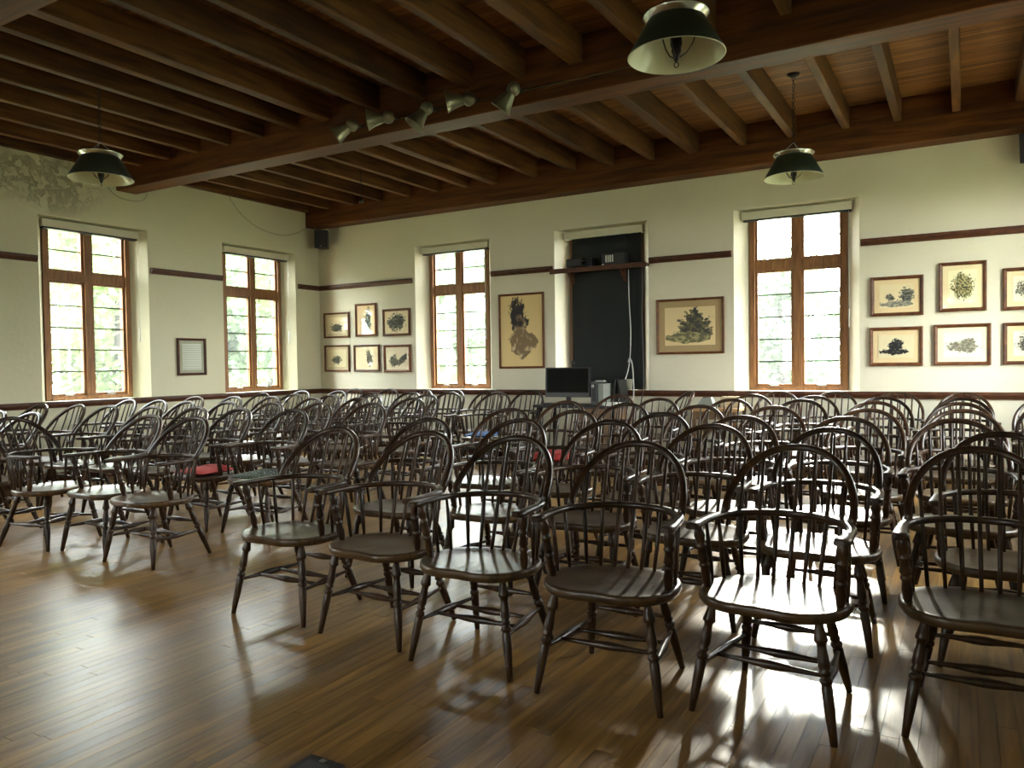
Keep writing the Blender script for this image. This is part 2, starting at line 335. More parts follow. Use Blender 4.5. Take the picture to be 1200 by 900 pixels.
# ------------------------------------------------------------------ windows
def window(n, side, a, b, glazed=True):
    f = TW[side]; x0, x1, z0, z1 = a+SPL+.002, b-SPL-.002, WZ0+.003, WZ1-.013
    def bx(m, s0, s1, d0, d1, zz0, zz1):
        p, q = f(s0, d0, zz0), f(s1, d1, zz1); m.box(min(p[0], q[0]), max(p[0], q[0]), min(p[1], q[1]), max(p[1], q[1]), zz0, zz1); return m
    root = MB(); fr = .065
    bx(root, x0, x0+fr, .19, .34, z0, z1); bx(root, x1-fr, x1, .19, .34, z0, z1); bx(root, x0+fr, x1-fr, .19, .34, z1-fr, z1)
    bx(root, x0+fr, x1-fr, .19, .34, z0, z0+.05); bx(root, x0+fr, x1-fr, .175, .19, z0, z0+.028)
    w_ = root.build('window_%d' % n, win_wood, kind='structure')
    cx = (x0+x1)/2; tz0, tz1 = 2.575, 2.685
    bx(MB(), cx-.047, cx+.047, .20, .33, z0+.05, z1-fr).build('mullion', win_wood, w_)
    for s0, s1 in ((x0+fr, cx-.047), (cx+.047, x1-fr)):
        bx(MB(), s0, s1, .205, .33, tz0, tz1).build('transom', win_wood, w_)
        for q0, q1, nb in ((z0+.05, tz0, 5), (tz1, z1-fr, 2)):
            s = MB(); t = .032
            bx(s, s0, s0+t, .225, .29, q0, q1); bx(s, s1-t, s1, .225, .29, q0, q1); bx(s, s0+t, s1-t, .225, .29, q0, q0+t); bx(s, s0+t, s1-t, .225, .29, q1-t, q1)
            sh = s.build('sash', win_wood, w_)
            top = q1 if nb == 5 else 3.215
            h = (top-t-q0-t)/nb if nb == 5 else .0
            zs = [q0+t+k_*h for k_ in range(nb+1)] if nb == 5 else [q0+t, 2.967, q1-t]
            for k_ in range(len(zs)-1):
                bx(MB(), s0+t, s1-t, .254, .258, zs[k_]+.002, zs[k_+1]-.002).build('pane', pane_glass, sh)
            for z in zs[1:-1]: bx(MB(), s0+t, s1-t, .248, .264, z-.008, z+.008).build('muntin', dark_grey, sh)
            if nb == 5:   # winder at the foot of the casement
                hd = MB(); mid = (s0+s1)/2
                pts = [(mid-.06, .215, q0+.02), (mid-.02, .20, q0+.03), (mid+.02, .20, q0+.045), (mid+.045, .19, q0+(.10 if s0 > cx else .05))]
                hd.tube([f(*p) for p in pts], [.008, .012, .009, .007], 6); bx(hd, mid-.05, mid+.05, .205, .225, q0+.005, q0+.028)
                hd.build('casement_winder', steel, sh)
    return w_
wn = 1
for a, b in LEFTW: window(wn, 'left', -b, -a); wn += 1
for a, b in BACKW: window(wn, 'back', a, b); wn += 1
for a, b in RIGHTW: window(wn, 'right', -b, -a); wn += 1
for a, b in REARW: window(wn, 'rear', a, b); wn += 1
# roller blinds in their boxes
def blind(side, a, b, label):
    f = TW[side]; p, q = f(a+SPL*.6, .06, 0), f(b-SPL*.6, .17, 0)
    t = thing('roller_blind', label, 'blind', loc=((p[0]+q[0])/2, (p[1]+q[1])/2, 3.22), group='rolled up blinds over the windows')
    hx, hy = abs(p[0]-q[0])/2, abs(p[1]-q[1])/2
    MB().box(-hx, hx, -hy, hy, .0, .095, .004).build('blind_box', blind_cream, t)
    MB().box(-hx+.01, hx-.01, -hy+.02, hy-.02, -.022, -.001).build('rolled_cloth', black_plastic, t)
    if side != 'rear':
        s = (b-SPL*.6-.03) if side == 'back' else (a+SPL*.6+.03); pt = f(s, .05, 0)
        MB().tube([(pt[0]-t.location.x, pt[1]-t.location.y, -.02), (pt[0]-t.location.x, pt[1]-t.location.y, -1.25)], .004, 6).tube([(pt[0]-t.location.x, pt[1]-t.location.y, -1.2), (pt[0]-t.location.x, pt[1]-t.location.y, -1.42)], .009, 6).build('pull_cord', pale_plastic, t)
blind('left', 3.30, 4.775, 'cream blind box over the window on the far left beside the peeling plaster')
blind('left', .56, 2.05, 'cream blind box over the left wall window nearest the room corner')
blind('back', 2.115, 3.555, 'cream blind box over the back wall window between corner prints and tall print')
blind('back', 7.25, 8.73, 'cream blind box over the large bright window right of the blacked-out one')

# ------------------------------------------------------------------ ceiling
ceil = MB().box(-.4, RX+.4, -RY-.4, .4, CZ+.022, CZ+.12).build('ceiling', plank_wood, kind='structure')
pl = MB().box(-RX/2, RX/2, -.0415, .0415, 0, .02, .003).mesh('plank', plank_wood)
y = -.042
while y > -RY:
    link('plank', pl, ceil, loc=(RX/2, y, CZ-.0005*random.random())); y -= .084
GY = [(-.30, 0), (-3.74, -3.45), (-7.41, -7.12), (-11.05, -10.76), (-RY, -RY+.3)]
for g0, g1 in GY:
    MB().box(.001, RX-.001, g0, g1-.001, 3.817, CZ, .008).build('girder', girder_wood, ceil)
JX = [0.045, .53, 1.10, 1.68, 2.25, 2.81, 3.36, 3.84, 4.53, 5.13, 5.69, 6.27, 6.83, 7.45, 8.03, 8.62, 9.16, 9.73, 10.30, 10.80]
JW = {6: .10, 7: .13, 12: .13, 10: .095, 14: .095}
for bi in range(4):
    ya, yb = GY[bi+1][1], GY[bi][0]
    for i, x in enumerate(JX):
        wd = JW.get(i, .082)*(1 if bi < 2 else .9); dz = random.uniform(-.008, .008)*(2 if i in (7, 12) else 1)
        if i == 0: dz = 0
        m = MB().box(-wd/2, wd/2, -(yb-ya)/2, (yb-ya)/2, 0, CZ-4.0735-dz-.001, .006)
        m.build('joist', joist_wood, ceil).location = (x, (ya+yb)/2, 4.0735+dz)

# ------------------------------------------------------------------ chairs
LEG = [(0, .012), (.05, .0165), (.12, .0225), (.155, .0255), (.175, .0245), (.185, .018), (.22, .0165), (.31, .021), (.37, .0225), (.405, .017), (.42, .0215), (.435, .0215), (.445, .016),
       (.46, .016), (.475, .023), (.50, .0245), (.515, .019), (.53, .019), (.545, .0215), (.70, .0205), (.86, .0165), (1, .0130)]
POST = [(0, .014), (.06, .019), (.14, .024), (.20, .0195), (.27, .018), (.29, .0225), (.32, .0235), (.34, .018), (.42, .018), (.50, .022), (.53, .0225), (.55, .018), (.58, .018), (.6, .0225), (.63, .0215),
        (.66, .017), (.78, .021), (.9, .018), (1, .014)]
STR = [(0, .0085), (.12, .0095), (.30, .013), (.42, .0185), (.5, .0195), (.58, .0185), (.70, .013), (.88, .0095), (1, .0085)]
SPI = [(0, .0075), (.2, .0095), (.45, .0085), (1, .0060)]
SHT = [(0, .0075), (.3, .0115), (.55, .0105), (1, .0070)]
SZ, RZ = .473, .742
def seat_mesh():
    m = MB(); out = []; N_ = 44
    for k in range(N_):
        a = 2*math.pi*k/N_; c, s = math.cos(a), math.sin(a)
        ex = .72 if s < 0 else .9
        x = .298*math.copysign(abs(c)**ex, c); yv = .02+(.245 if s > 0 else .245)*math.copysign(abs(s)**(.85 if s < 0 else .95), s)
        if s < -.2: yv += .016*math.cos(x/.298*math.pi*1.0)**2*(1 if abs(x) < .15 else .4) - .008
        out.append((x, yv))
    rings = []
    for sc, z in ((.90, SZ-.046), (.965, SZ-.042), (1.0, SZ-.026), (1.0, SZ-.010), (.985, SZ-.002), (.95, SZ), (.85, SZ-.005), (.65, SZ-.012), (.4, SZ-.015), (.15, SZ-.012)):
        rings.append([(x*sc, .02+(y_-.02)*sc, z+(.006*max(0, 1-abs(x)/.08)*(1 if y_ < 0 and sc < .9 and sc > .3 else 0))) for x, y_ in out])
    vs = [p for r in rings for p in r]
    fs = [(i*N_+k, i*N_+(k+1) % N_, (i+1)*N_+(k+1) % N_, (i+1)*N_+k) for i in range(len(rings)-1) for k in range(N_)]
    m.add(vs, fs, True); n = len(vs); m.f += [tuple(reversed(range(N_))), tuple(range(n-N_, n))]; m.sm += [False, True]
    return m.mesh('seat', seat_wood)
def rail_pt(t):          # t -1..1 : the bent part of the arm rail, 0 = middle of the back
    a = t*math.pi/2; return Vector((.285*math.sin(a), .035+.295*math.cos(a), RZ))
def hoop_pt(t):          # t -1..1 ; 0 = crown
    a = t*math.pi/2; c = math.cos(a); s = math.sin(a)
    return Vector((.272*math.copysign(abs(s)**.92, s)*(1-.035*abs(t)**6), .180+.245*c, RZ+.283*abs(c)**.93))
def hoop_at_x(x):
    best = min((abs(hoop_pt(k/200).x-x), k) for k in range(-160, 161)); return hoop_pt(best[1]/200)
def chair_parts():
    P = [('seat', seat_mesh())]
    T, Fc = {}, {}
    for sx in (-1, 1):
        tf, ff = Vector((sx*.205, -.135, SZ-.035)), Vector((sx*.273, -.201, .002))
        tb, fb = Vector((sx*.155, .175, SZ-.035)), Vector((sx*.224, .33, .002))
        T[sx] = (tf, ff, tb, fb)
        for a, b in ((tf, ff), (tb, fb)): P.append(('leg', MB().turned(a, b, LEG, 10).mesh('leg', chair_wood)))
        a = tf.lerp(ff, .56); b = tb.lerp(fb, .56); Fc[sx] = (a, b)
        P.append(('side_stretcher', MB().turned(a, b, STR, 8).mesh('side_stretcher', chair_wood)))
        pa, pb = Vector((sx*.284, -.083, RZ-.012)), Vector((sx*.262, -.030, SZ-.012))
        P.append(('arm_post', MB().turned(pa, pb, POST, 10).mesh('arm_post', chair_wood)))
        for y_, tt in ((.045, .97), (.125, .80)):
            q = Vector((sx*math.sqrt(max(0, 1-((y_-.02)/.245)**2))*.272, y_, SZ-.012)); r = rail_pt(sx*tt)
            if tt > .9: r = Vector((sx*.287, .02, RZ))
            P.append(('short_spindle', MB().turned(q, r, SHT, 6).mesh('short_spindle', chair_wood)))
    for t in (.30, .62):
        P.append(('cross_stretcher', MB().turned(Fc[-1][0].lerp(Fc[-1][1], t), Fc[1][0].lerp(Fc[1][1], t), STR, 8).mesh('cross_stretcher', chair_wood)))
    P.append(('back_stretcher', MB().turned(T[-1][2].lerp(T[-1][3], .40), T[1][2].lerp(T[1][3], .40), STR, 8).mesh('back_stretcher', chair_wood)))
    pts, wd, th = [], [], []
    for y_, w_, t_, x_ in ((-.158, .030, .020, .286), (-.150, .052, .024, .287), (-.130, .060, .027, .288), (-.105, .060, .026, .289), (-.07, .050, .024, .290), (-.02, .044, .023, .289)):
        pts.append((-x_, y_, RZ)); wd.append(w_); th.append(t_)
    for k in range(25): pts.append(rail_pt(-1+2*k/24)); wd.append(.040); th.append(.026 if 4 < k < 20 else .024)
    for y_, w_, t_, x_ in reversed(((-.158, .030, .020, .286), (-.150, .052, .024, .287), (-.130, .060, .027, .288), (-.105, .060, .026, .289), (-.07, .050, .024, .290), (-.02, .044, .023, .289))):
        pts.append((x_, y_, RZ)); wd.append(w_); th.append(t_)
    P.append(('arm_rail', MB().ribbon(pts, wd, th).mesh('arm_rail', chair_wood)))
    hp = [hoop_pt(-1+2*k/36) for k in range(37)]
    P.append(('hoop', MB().ribbon(hp, .031, .027, upv=(0, 1, -.25)).mesh('hoop', chair_wood)))
    for i in range(-3, 4):
        q = Vector((i*.064, .240-.30*(i*.064)**2*2.2-.012, SZ-.012)); h = hoop_at_x(i*.0735)
        # pass through the rail
        rx = i*.071; ra = math.asin(max(-1, min(1, rx/.285))); r = Vector((rx, .035+.295*math.cos(ra), RZ))
        m = MB(); pts = [q, q.lerp(r, .5), r, r.lerp(h, .5), h]; m.tube(pts, [.0085, .0105, .0095, .0085, .0065], 6)
        P.append(('spindle', m.mesh('spindle', chair_wood)))
    return P
CH = chair_parts()
ordw = ['first', 'second', 'third', 'fourth', 'fifth', 'sixth', 'seventh', 'eighth']
def place_chair(x, y, rz, label, group):
    t = thing('windsor_armchair', label, 'chair', loc=(x, y, 0), rz=rz, group=group)
    for n, me in CH: link(n, me, t)
    return t
RB = [  # right of the aisle, front row first
 [(6.43, -6.82, .03), (7.13, -6.84, -.02), (7.784, -6.899, .026), (8.48, -6.919, .06), (9.14, -6.80, -.07), (9.88, -6.60, .05)],
 [(6.50, -5.95, .02), (7.09, -5.78, -.02), (7.82, -5.74, .03), (8.50, -5.80, .0), (9.16, -5.83, -.03), (9.98, -5.80, .02)],
 [(6.45, -4.72, .04), (7.08, -4.80, .0), (7.88, -4.88, -.03), (8.51, -5.02, .04), (9.14, -4.92, .0), (9.74, -4.92, .05)],
 [(6.36, -3.45, .02), (7.11, -3.68, .05), (7.82, -3.82, -.02), (8.46, -3.82, .03), (9.16, -3.98, -.04), (9.82, -3.88, .02), (10.44, -3.9, -.02)],
 [(7.05, -2.66, .03), (7.80, -2.66, .0), (8.44, -2.60, -.03), (9.14, -2.85, .04), (9.77, -2.88, .0), (10.44, -2.85, .04)],
 [(6.28, -1.97, -.03), (7.76, -1.60, .02), (8.45, -1.85, .0), (9.13, -1.95, .04), (9.78, -2.00, -.02), (10.46, -1.92, .02)],
 [(7.86, -.66, .0), (8.45, -.66, .03), (9.14, -.70, -.02), (9.81, -.70, .02)]]
LB = [
 [(1.70, -6.50, .05), (2.42, -6.56, .04), (3.36, -6.50, 1.86), (3.98, -6.42, .03), (4.58, -6.47, .04)],
 [(.66, -5.55, .03), (1.28, -5.50, .0), (1.88, -5.52, .05), (2.55, -5.47, .0), (3.15, -5.42, .03), (3.89, -5.45, -.02), (4.57, -5.40, .03)],
 [(.68, -4.48, .0), (1.29, -4.50, .04), (1.92, -4.60, -.02), (2.55, -4.53, .03), (3.16, -4.47, .0), (3.76, -4.40, .03), (4.40, -4.30, .05)],
 [(.72, -3.52, .04), (1.34, -3.43, .0), (1.97, -3.34, .02), (2.84, -3.45, -.03), (3.46, -3.30, .03), (4.20, -3.20, .0)],
 [(.85, -2.48, .0), (1.55, -2.52, .04), (2.42, -2.70, .0), (3.16, -2.66, .03), (3.70, -2.33, -.02)],
 [(.72, -1.55, .03), (1.42, -1.48, .0), (2.34, -1.75, .04), (3.0, -1.68, .0), (3.62, -1.62, .02), (4.38, -1.55, .03)],
 [(.93, -.56, .0), (1.68, -.55, .03), (2.45, -.66, .0), (3.10, -.72, .04), (3.70, -.70, .0), (4.42, -.70, .02)]]
chairs = {}
for B in (RB, LB):          # keep the arms of neighbours clear of each other
    for row in B:
        for _ in range(60):
            for i in range(len(row)-1):
                a, b = row[i], row[i+1]; g = .645-(b[0]-a[0])
                if g > 0 and a[2] < 1 and b[2] < 1: row[i] = (a[0]-g*.5 if i else a[0], a[1], a[2]); row[i+1] = (b[0]+g*.5, b[1], b[2])
for bn, B, side in (('R', RB, 'right of the aisle'), ('L', LB, 'left of the aisle')):
    for r, row in enumerate(B):
        for c, (x, y, a) in enumerate(row):
            if bn == 'R': where = '%s from the aisle' % ordw[c] if c else 'next to the aisle'
            else: j = len(row)-1-c; where = '%s from the aisle' % ordw[j] if j else 'next to the aisle'
            rw = 'front row' if r == 0 else ('back row' if r == 6 else ordw[r]+' row')
            lab = 'brown bow-back spindle armchair %s, %s, %s' % (where, rw, side)
            if (bn, r, c) == ('L', 0, 2): lab = 'brown bow-back armchair turned sideways to the right in the front left row'
            if (bn, r, c) == ('L', 1, 6): lab = 'brown bow-back armchair with a plaid green seat pad beside the aisle'
            if (bn, r, c) == ('L', 1, 5): lab = 'brown bow-back armchair with a red seat pad, left of the aisle'
            if (bn, r, c) == ('R', 3, 0): lab = 'brown bow-back armchair with a red cushion beside the aisle on the right'
            if (bn, r, c) == ('L', 5, 5): lab = 'brown bow-back armchair with a blue cushion near the back wall'
            chairs[bn, r, c] = place_chair(x, y, a, lab, 'bow-back spindle armchairs in rows')
place_chair(6.44, -.56, -.92, 'brown bow-back armchair turned away to the left between the desk and side table', 'bow-back spindle armchairs in rows')

# ------------------------------------------------------------------ cushions on seats
def cushion(ch, mat, label, sx=.2, sy=.19, th=.045, lump=0, flap=0):
    x, y = ch.location.x, ch.location.y
    m = MB(); n = 12; vs = []; fs = []
    rr = random.Random(int(x*100))
    for side in (1, -1):
        for i in range(n+1):
            for j in range(n+1):
                u, v = i/n*2-1, j/n*2-1; e = (1-abs(u)**3.2)*(1-abs(v)**3.2)
                z = th*.5*(1+side*e**.5) + (lump*rr.random()*e if side > 0 else 0) + (flap*max(0, v-.3)*e if side > 0 else 0)
                vs.append((u*sx*(1-.06*(1-v*v)), v*sy, z))
    o = (n+1)**2
    for i in range(n):
        for j in range(n):
            a = i*(n+1)+j; fs += [(a, a+n+1, a+n+2, a+1), (o+a, o+a+1, o+a+n+2, o+a+n+1)]
    m.add(vs, fs, True); t = m.build('seat_cushion', mat, label=label, category='cushion')
    t.location = (x, y-.0, SZ-.003); t.rotation_euler = (0, 0, ch.rotation_euler.z+.06)
cushion(chairs['L', 1, 5], red_cloth, 'red seat pad with rumpled front on an armchair left of the aisle', .20, .185, .05, .012, .08)
cushion(chairs['L', 1, 6], plaid, 'dark green plaid seat pad on the aisle chair of the left block', .20, .19, .045, .01, .05)
cushion(chairs['R', 3, 0], red_cloth, 'plump red cushion on the armchair in front of the computer desk', .21, .18, .09, .02, .05)
cushion(chairs['L', 5, 5], blue_cloth, 'folded blue cushion on an armchair near the back wall window', .2, .18, .06, .015)

# ------------------------------------------------------------------ pictures
def print_mat(seed, paper, ink, second, cx, cy, rx, ry, thr=.47, sc=5.0, rot=0, extra=None, rock=None):
    m, t, b, N, L = nodes('print_ink_%d' % seed); tx = N('ShaderNodeTexCoord'); mp = N('ShaderNodeMapping'); L(tx.outputs['UV'], mp.inputs['Vector'])
    def mth(op, a, b_=None):
        n_ = N('ShaderNodeMath'); n_.operation = op
        for i_, v in enumerate((a, b_)):
            if v is None: continue
            if isinstance(v, (int, float)): n_.inputs[i_].default_value = v
            else: L(v, n_.inputs[i_])
        return n_.outputs[0]
    blobs = [(cx, cy, rx, ry, rot)]+(extra or [])
    ds = None
    for (bx_, by_, ax, ay, ro) in blobs:
        mp2 = N('ShaderNodeMapping'); mp2.vector_type = 'TEXTURE'; mp2.inputs['Location'].default_value = (bx_, by_, 0); mp2.inputs['Rotation'].default_value = (0, 0, ro); mp2.inputs['Scale'].default_value = (ax, ay, 1)
        L(tx.outputs['UV'], mp2.inputs['Vector']); ln = N('ShaderNodeVectorMath'); ln.operation = 'LENGTH'; L(mp2.outputs[0], ln.inputs[0]); d = ln.outputs['Value']
        ds = d if ds is None else mth('MINIMUM', ds, d)
    n1 = N('ShaderNodeTexNoise'); n1.inputs['Scale'].default_value = sc; n1.inputs['Detail'].default_value = 5; n1.inputs['Distortion'].default_value = .8
    of = N('ShaderNodeMapping'); of.inputs['Location'].default_value = (seed*3.1, seed*1.7, 0); L(tx.outputs['UV'], of.inputs['Vector']); L(of.outputs[0], n1.inputs['Vector'])
    n3 = N('ShaderNodeTexNoise'); n3.inputs['Scale'].default_value = sc*3.2; n3.inputs['Detail'].default_value = 7; L(of.outputs[0], n3.inputs['Vector'])
    dd = mth('ADD', mth('ADD', ds, mth('MULTIPLY', mth('SUBTRACT', n1.outputs[0], .5), 1.5)), mth('MULTIPLY', mth('SUBTRACT', n3.outputs[0], .5), 1.5))
    r = N('ShaderNodeMapRange'); r.inputs[1].default_value = .88; r.inputs[2].default_value = 1.06; r.inputs[3].default_value = 1; r.inputs[4].default_value = 0; L(dd, r.inputs[0])
    n2 = N('ShaderNodeTexNoise'); n2.inputs['Scale'].default_value = sc*2.6; n2.inputs['Detail'].default_value = 6; L(of.outputs[0], n2.inputs['Vector'])
    r2 = N('ShaderNodeMapRange'); r2.inputs[1].default_value = thr-.03; r2.inputs[2].default_value = thr+.10; L(n2.outputs[0], r2.inputs[0])
    c1 = N('ShaderNodeMix'); c1.data_type = 'RGBA'; c1.inputs[6].default_value = (*ink, 1); c1.inputs[7].default_value = (*second, 1); L(r2.outputs[0], c1.inputs[0])
    c2 = N('ShaderNodeMix'); c2.data_type = 'RGBA'; c2.inputs[6].default_value = (*paper, 1); L(r.outputs[0], c2.inputs[0]); L(c1.outputs[2], c2.inputs[7])
    out = c2.outputs[2]
    if rock:       # a second, paler printed shape in front of the first
        rx0, ry0, ra, rb, rcol, rdk = rock
        mp3 = N('ShaderNodeMapping'); mp3.vector_type = 'TEXTURE'; mp3.inputs['Location'].default_value = (rx0, ry0, 0); mp3.inputs['Scale'].default_value = (ra, rb, 1); L(tx.outputs['UV'], mp3.inputs['Vector'])
        l3 = N('ShaderNodeVectorMath'); l3.operation = 'LENGTH'; L(mp3.outputs[0], l3.inputs[0])
        d3 = mth('ADD', l3.outputs['Value'], mth('MULTIPLY', mth('SUBTRACT', n1.outputs[0], .5), 1.1))
        r3 = N('ShaderNodeMapRange'); r3.inputs[1].default_value = .93; r3.inputs[2].default_value = .97; r3.inputs[3].default_value = 1; r3.inputs[4].default_value = 0; L(d3, r3.inputs[0])
        c3 = N('ShaderNodeMix'); c3.data_type = 'RGBA'; c3.inputs[6].default_value = (*rdk, 1); c3.inputs[7].default_value = (*rcol, 1); L(r2.outputs[0], c3.inputs[0])
        c4 = N('ShaderNodeMix'); c4.data_type = 'RGBA'; L(r3.outputs[0], c4.inputs[0]); L(out, c4.inputs[6]); L(c3.outputs[2], c4.inputs[7]); out = c4.outputs[2]
    L(out, b.inputs['Base Color']); b.inputs['Roughness'].default_value = .8; return m
def uvquad(name, x0, x1, z0, z1, y, mat, parent):
    o = MB().add([(x0, y, z0), (x1, y, z0), (x1, y, z1), (x0, y, z1), (x0, y+.002, z0), (x1, y+.002, z0), (x1, y+.002, z1), (x0, y+.002, z1)],
                 [(0, 1, 2, 3), (7, 6, 5, 4), (0, 4, 5, 1), (1, 5, 6, 2), (2, 6, 7, 3), (3, 7, 4, 0)]).build(name, mat, parent)
    uv = o.data.uv_layers.new(name='UVMap')
    c = [(0, 0), (1, 0), (1, 1), (0, 1)]
    for li, l in enumerate(o.data.loops):
        v = o.data.vertices[l.vertex_index].co; uv.data[li].uv = ((v.x-x0)/(x1-x0), (v.z-z0)/(z1-z0))
    return o
def picture(label, x0, x1, z0, z1, fw_, matw, matcol, pm, side='back', group=None, glazed=True):
    W, Hh = x1-x0, z1-z0
    t = thing('framed_print', label, 'picture', loc=((x0+x1)/2, -.004, z0) if side == 'back' else (.004, -(x0+x1)/2, z0), rz=0 if side == 'back' else math.pi/2, group=group)
    d = .03; fr = MB(); hw = W/2
    # four mitred lengths with a raised outer lip
    O = [(-hw, 0), (hw, 0), (hw, Hh), (-hw, Hh)]; I = [(-hw+fw_, fw_), (hw-fw_, fw_), (hw-fw_, Hh-fw_), (-hw+fw_, Hh-fw_)]
    Mi = [(-hw+fw_*.35, fw_*.35), (hw-fw_*.35, fw_*.35), (hw-fw_*.35, Hh-fw_*.35), (-hw+fw_*.35, Hh-fw_*.35)]
    for k_ in range(4):
        j = (k_+1) % 4
        vs = [(O[k_][0], 0, O[k_][1]), (O[j][0], 0, O[j][1]), (O[k_][0], -d*.85, O[k_][1]), (O[j][0], -d*.85, O[j][1]), (Mi[k_][0], -d, Mi[k_][1]), (Mi[j][0], -d, Mi[j][1]),
              (I[k_][0], -d*.6, I[k_][1]), (I[j][0], -d*.6, I[j][1]), (I[k_][0], 0, I[k_][1]), (I[j][0], 0, I[j][1])]
        fr.add(vs, [(0, 1, 3, 2), (2, 3, 5, 4), (4, 5, 7, 6), (6, 7, 9, 8)])
    fr.build('frame', frame_wood if side == 'back' else trim_wood, t)
    a, b, c, e = -hw+fw_, hw-fw_, fw_, Hh-fw_
    if matw: 
        uvquad('mount', a, b, c, e, -.008, plain('mount_card', tuple(min(.85, v*1.3) for v in matcol), .8, 0, .03), t)
        uvquad('print', a+matw, b-matw, c+matw, e-matw, -.0125, pm, t)
    else: uvquad('print', a, b, c, e, -.010, pm, t)
    if glazed: MB().add([(a, -.016, c), (b, -.016, c), (b, -.016, e), (a, -.016, e)], [(0, 1, 2, 3)]).build('glass', picture_glass, t)
    return t
OLD = (.82, .72, .46); PAPER = (.62, .54, .36); PALE = (.68, .63, .47); MOUNT = (.46, .34, .17)
K = (.03, .03, .028); GR = (.13, .13, .09)
G1 = 'small framed prints by the left corner'; G2 = 'framed prints right of the bright window'
picture('small wide print of a dark mound, top left of the corner group', .108, .69, 1.913, 2.351, .030, .05, (.5, .42, .26), print_mat(1, OLD, K, GR, .52, .36, .30, .26), group=G1)
picture('tall narrow print with a thin upright dark figure, top middle of corner group', .837, 1.30, 1.923, 2.476, .035, 0, MOUNT, print_mat(2, (0.90, 0.69, 0.40), K, GR, .62, .5, .16, .40), group=G1)
picture('small print of a dark rounded block, top right of the corner group', 1.441, 2.011, 1.909, 2.357, .038, 0, MOUNT, print_mat(3, (0.88, 0.74, 0.47), K, (.16, .17, .12), .5, .5, .36, .36, .5, 4), group=G1)
picture('small print of dark twigs above soil, bottom left of the corner group', .112, .684, 1.327, 1.788, .030, .05, (.5, .42, .26), print_mat(4, OLD, K, GR, .5, .40, .26, .24), group=G1)
picture('small print of a leaning dark stem, bottom middle of the corner group', .79, 1.353, 1.325, 1.778, .035, 0, MOUNT, print_mat(5, (0.90, 0.77, 0.50), (.05, .045, .035), (.2, .17, .11), .62, .48, .14, .34, rot=.2), group=G1)
picture('small print of two dark spiky clumps, bottom right of the corner group', 1.45, 2.01, 1.31, 1.762, .038, 0, MOUNT, print_mat(6, (0.88, 0.77, 0.54), K, GR, .35, .40, .18, .24, extra=[(.7, .42, .13, .30, -.7)]), group=G1)
picture('tall brown print of dark drapery above a pale rock by the blacked-out window', 3.71, 4.486, 1.348, 2.470, .032, 0, MOUNT,
        print_mat(7, (0.74, 0.56, 0.27), (.035, .028, .03), (.24, .17, .10), .42, .71, .20, .26, .55, 3.5, rot=.35, rock=(.52, .32, .36, .21, (.62, .48, .28), (.22, .15, .08))), glazed=False)
picture('large landscape print of a dark stump on grass with wide tan mount', 6.213, 7.126, 1.516, 2.253, .030, .085, (.36, .26, .13),
        print_mat(8, (0.86, 0.69, 0.38), (.05, .05, .05), (.20, .18, .08), .60, .46, .36, .30, .5, 4, extra=[(.62, .62, .2, .3, .3)], rock=(.48, .20, .46, .15, (.46, .42, .20), (.14, .13, .07))))
picture('landscape print of dark reeds over grey water, upper left of right-hand group', 8.853, 9.404, 1.913, 2.372, .038, .055, (0.65, 0.51, 0.29), print_mat(9, (0.86, 0.73, 0.45), K, (.18, .18, .15), .78, .48, .22, .32, extra=[(.3, .45, .12, .16, .5)], rock=(.5, .16, .5, .13, (.40, .38, .28), (.16, .16, .14))), group=G2)
picture('upright print of green leafy branches, highest of the right-hand group', 9.556, 10.02, 1.934, 2.487, .038, .055, (0.68, 0.55, 0.33), print_mat(10, (0.90, 0.83, 0.54), (.035, .05, .02), (.50, .42, .18), .5, .5, .40, .38, .48, 6), group=G2)
picture('print of a black mass over a pale ground, lower left of right-hand group', 8.84, 9.398, 1.331, 1.782, .038, .055, (0.65, 0.51, 0.29), print_mat(11, (0.83, 0.73, 0.47), (.01, .012, .016), (.22, .21, .17), .5, .55, .24, .26, .62, 3.5, extra=[(.45, .28, .38, .14, 0)]), group=G2)
picture('print of pale grey rocks, lower middle of the right-hand group', 9.507, 10.062, 1.332, 1.793, .038, .055, (0.75, 0.65, 0.44), print_mat(12, (0.90, 0.90, 0.68), (.16, .14, .10), (.35, .31, .22), .5, .42, .42, .22, .5, 4, extra=[(.65, .6, .2, .16, 0)]), group=G2)
picture('print of grey buildings and foliage, upper one at the right edge', 10.168, 10.66, 1.924, 2.382, .038, .055, (0.68, 0.55, 0.33), print_mat(13, (0.90, 0.88, 0.66), (.07, .07, .06), (.3, .28, .2), .5, .5, .40, .36, .48, 6), group=G2)
picture('print of a dark round thicket, lower one at the right edge', 10.171, 10.66, 1.332, 1.789, .038, .055, (0.65, 0.51, 0.29), print_mat(14, (0.90, 0.88, 0.68), (.05, .05, .045), (.28, .27, .2), .5, .5, .38, .38, .48, 6), group=G2)
def doc_mat():
    m, t, b, N, L = nodes('document_paper'); tx = N('ShaderNodeTexCoord')
    wv = N('ShaderNodeTexWave'); wv.bands_direction = 'Y'; wv.inputs['Scale'].default_value = 3.6; L(tx.outputs['UV'], wv.inputs['Vector'])
    n = N('ShaderNodeTexNoise'); n.inputs['Scale'].default_value = 60; L(tx.outputs['UV'], n.inputs['Vector'])
    r = N('ShaderNodeMapRange'); r.inputs[1].default_value = .8; r.inputs[2].default_value = .95; L(wv.outputs[0], r.inputs[0])
    x = N('ShaderNodeMix'); x.data_type = 'RGBA'; x.inputs[6].default_value = (.62, .66, .55, 1); x.inputs[7].default_value = (.36, .38, .32, 1); L(r.outputs[0], x.inputs[0]); L(x.outputs[2], b.inputs['Base Color']); return m
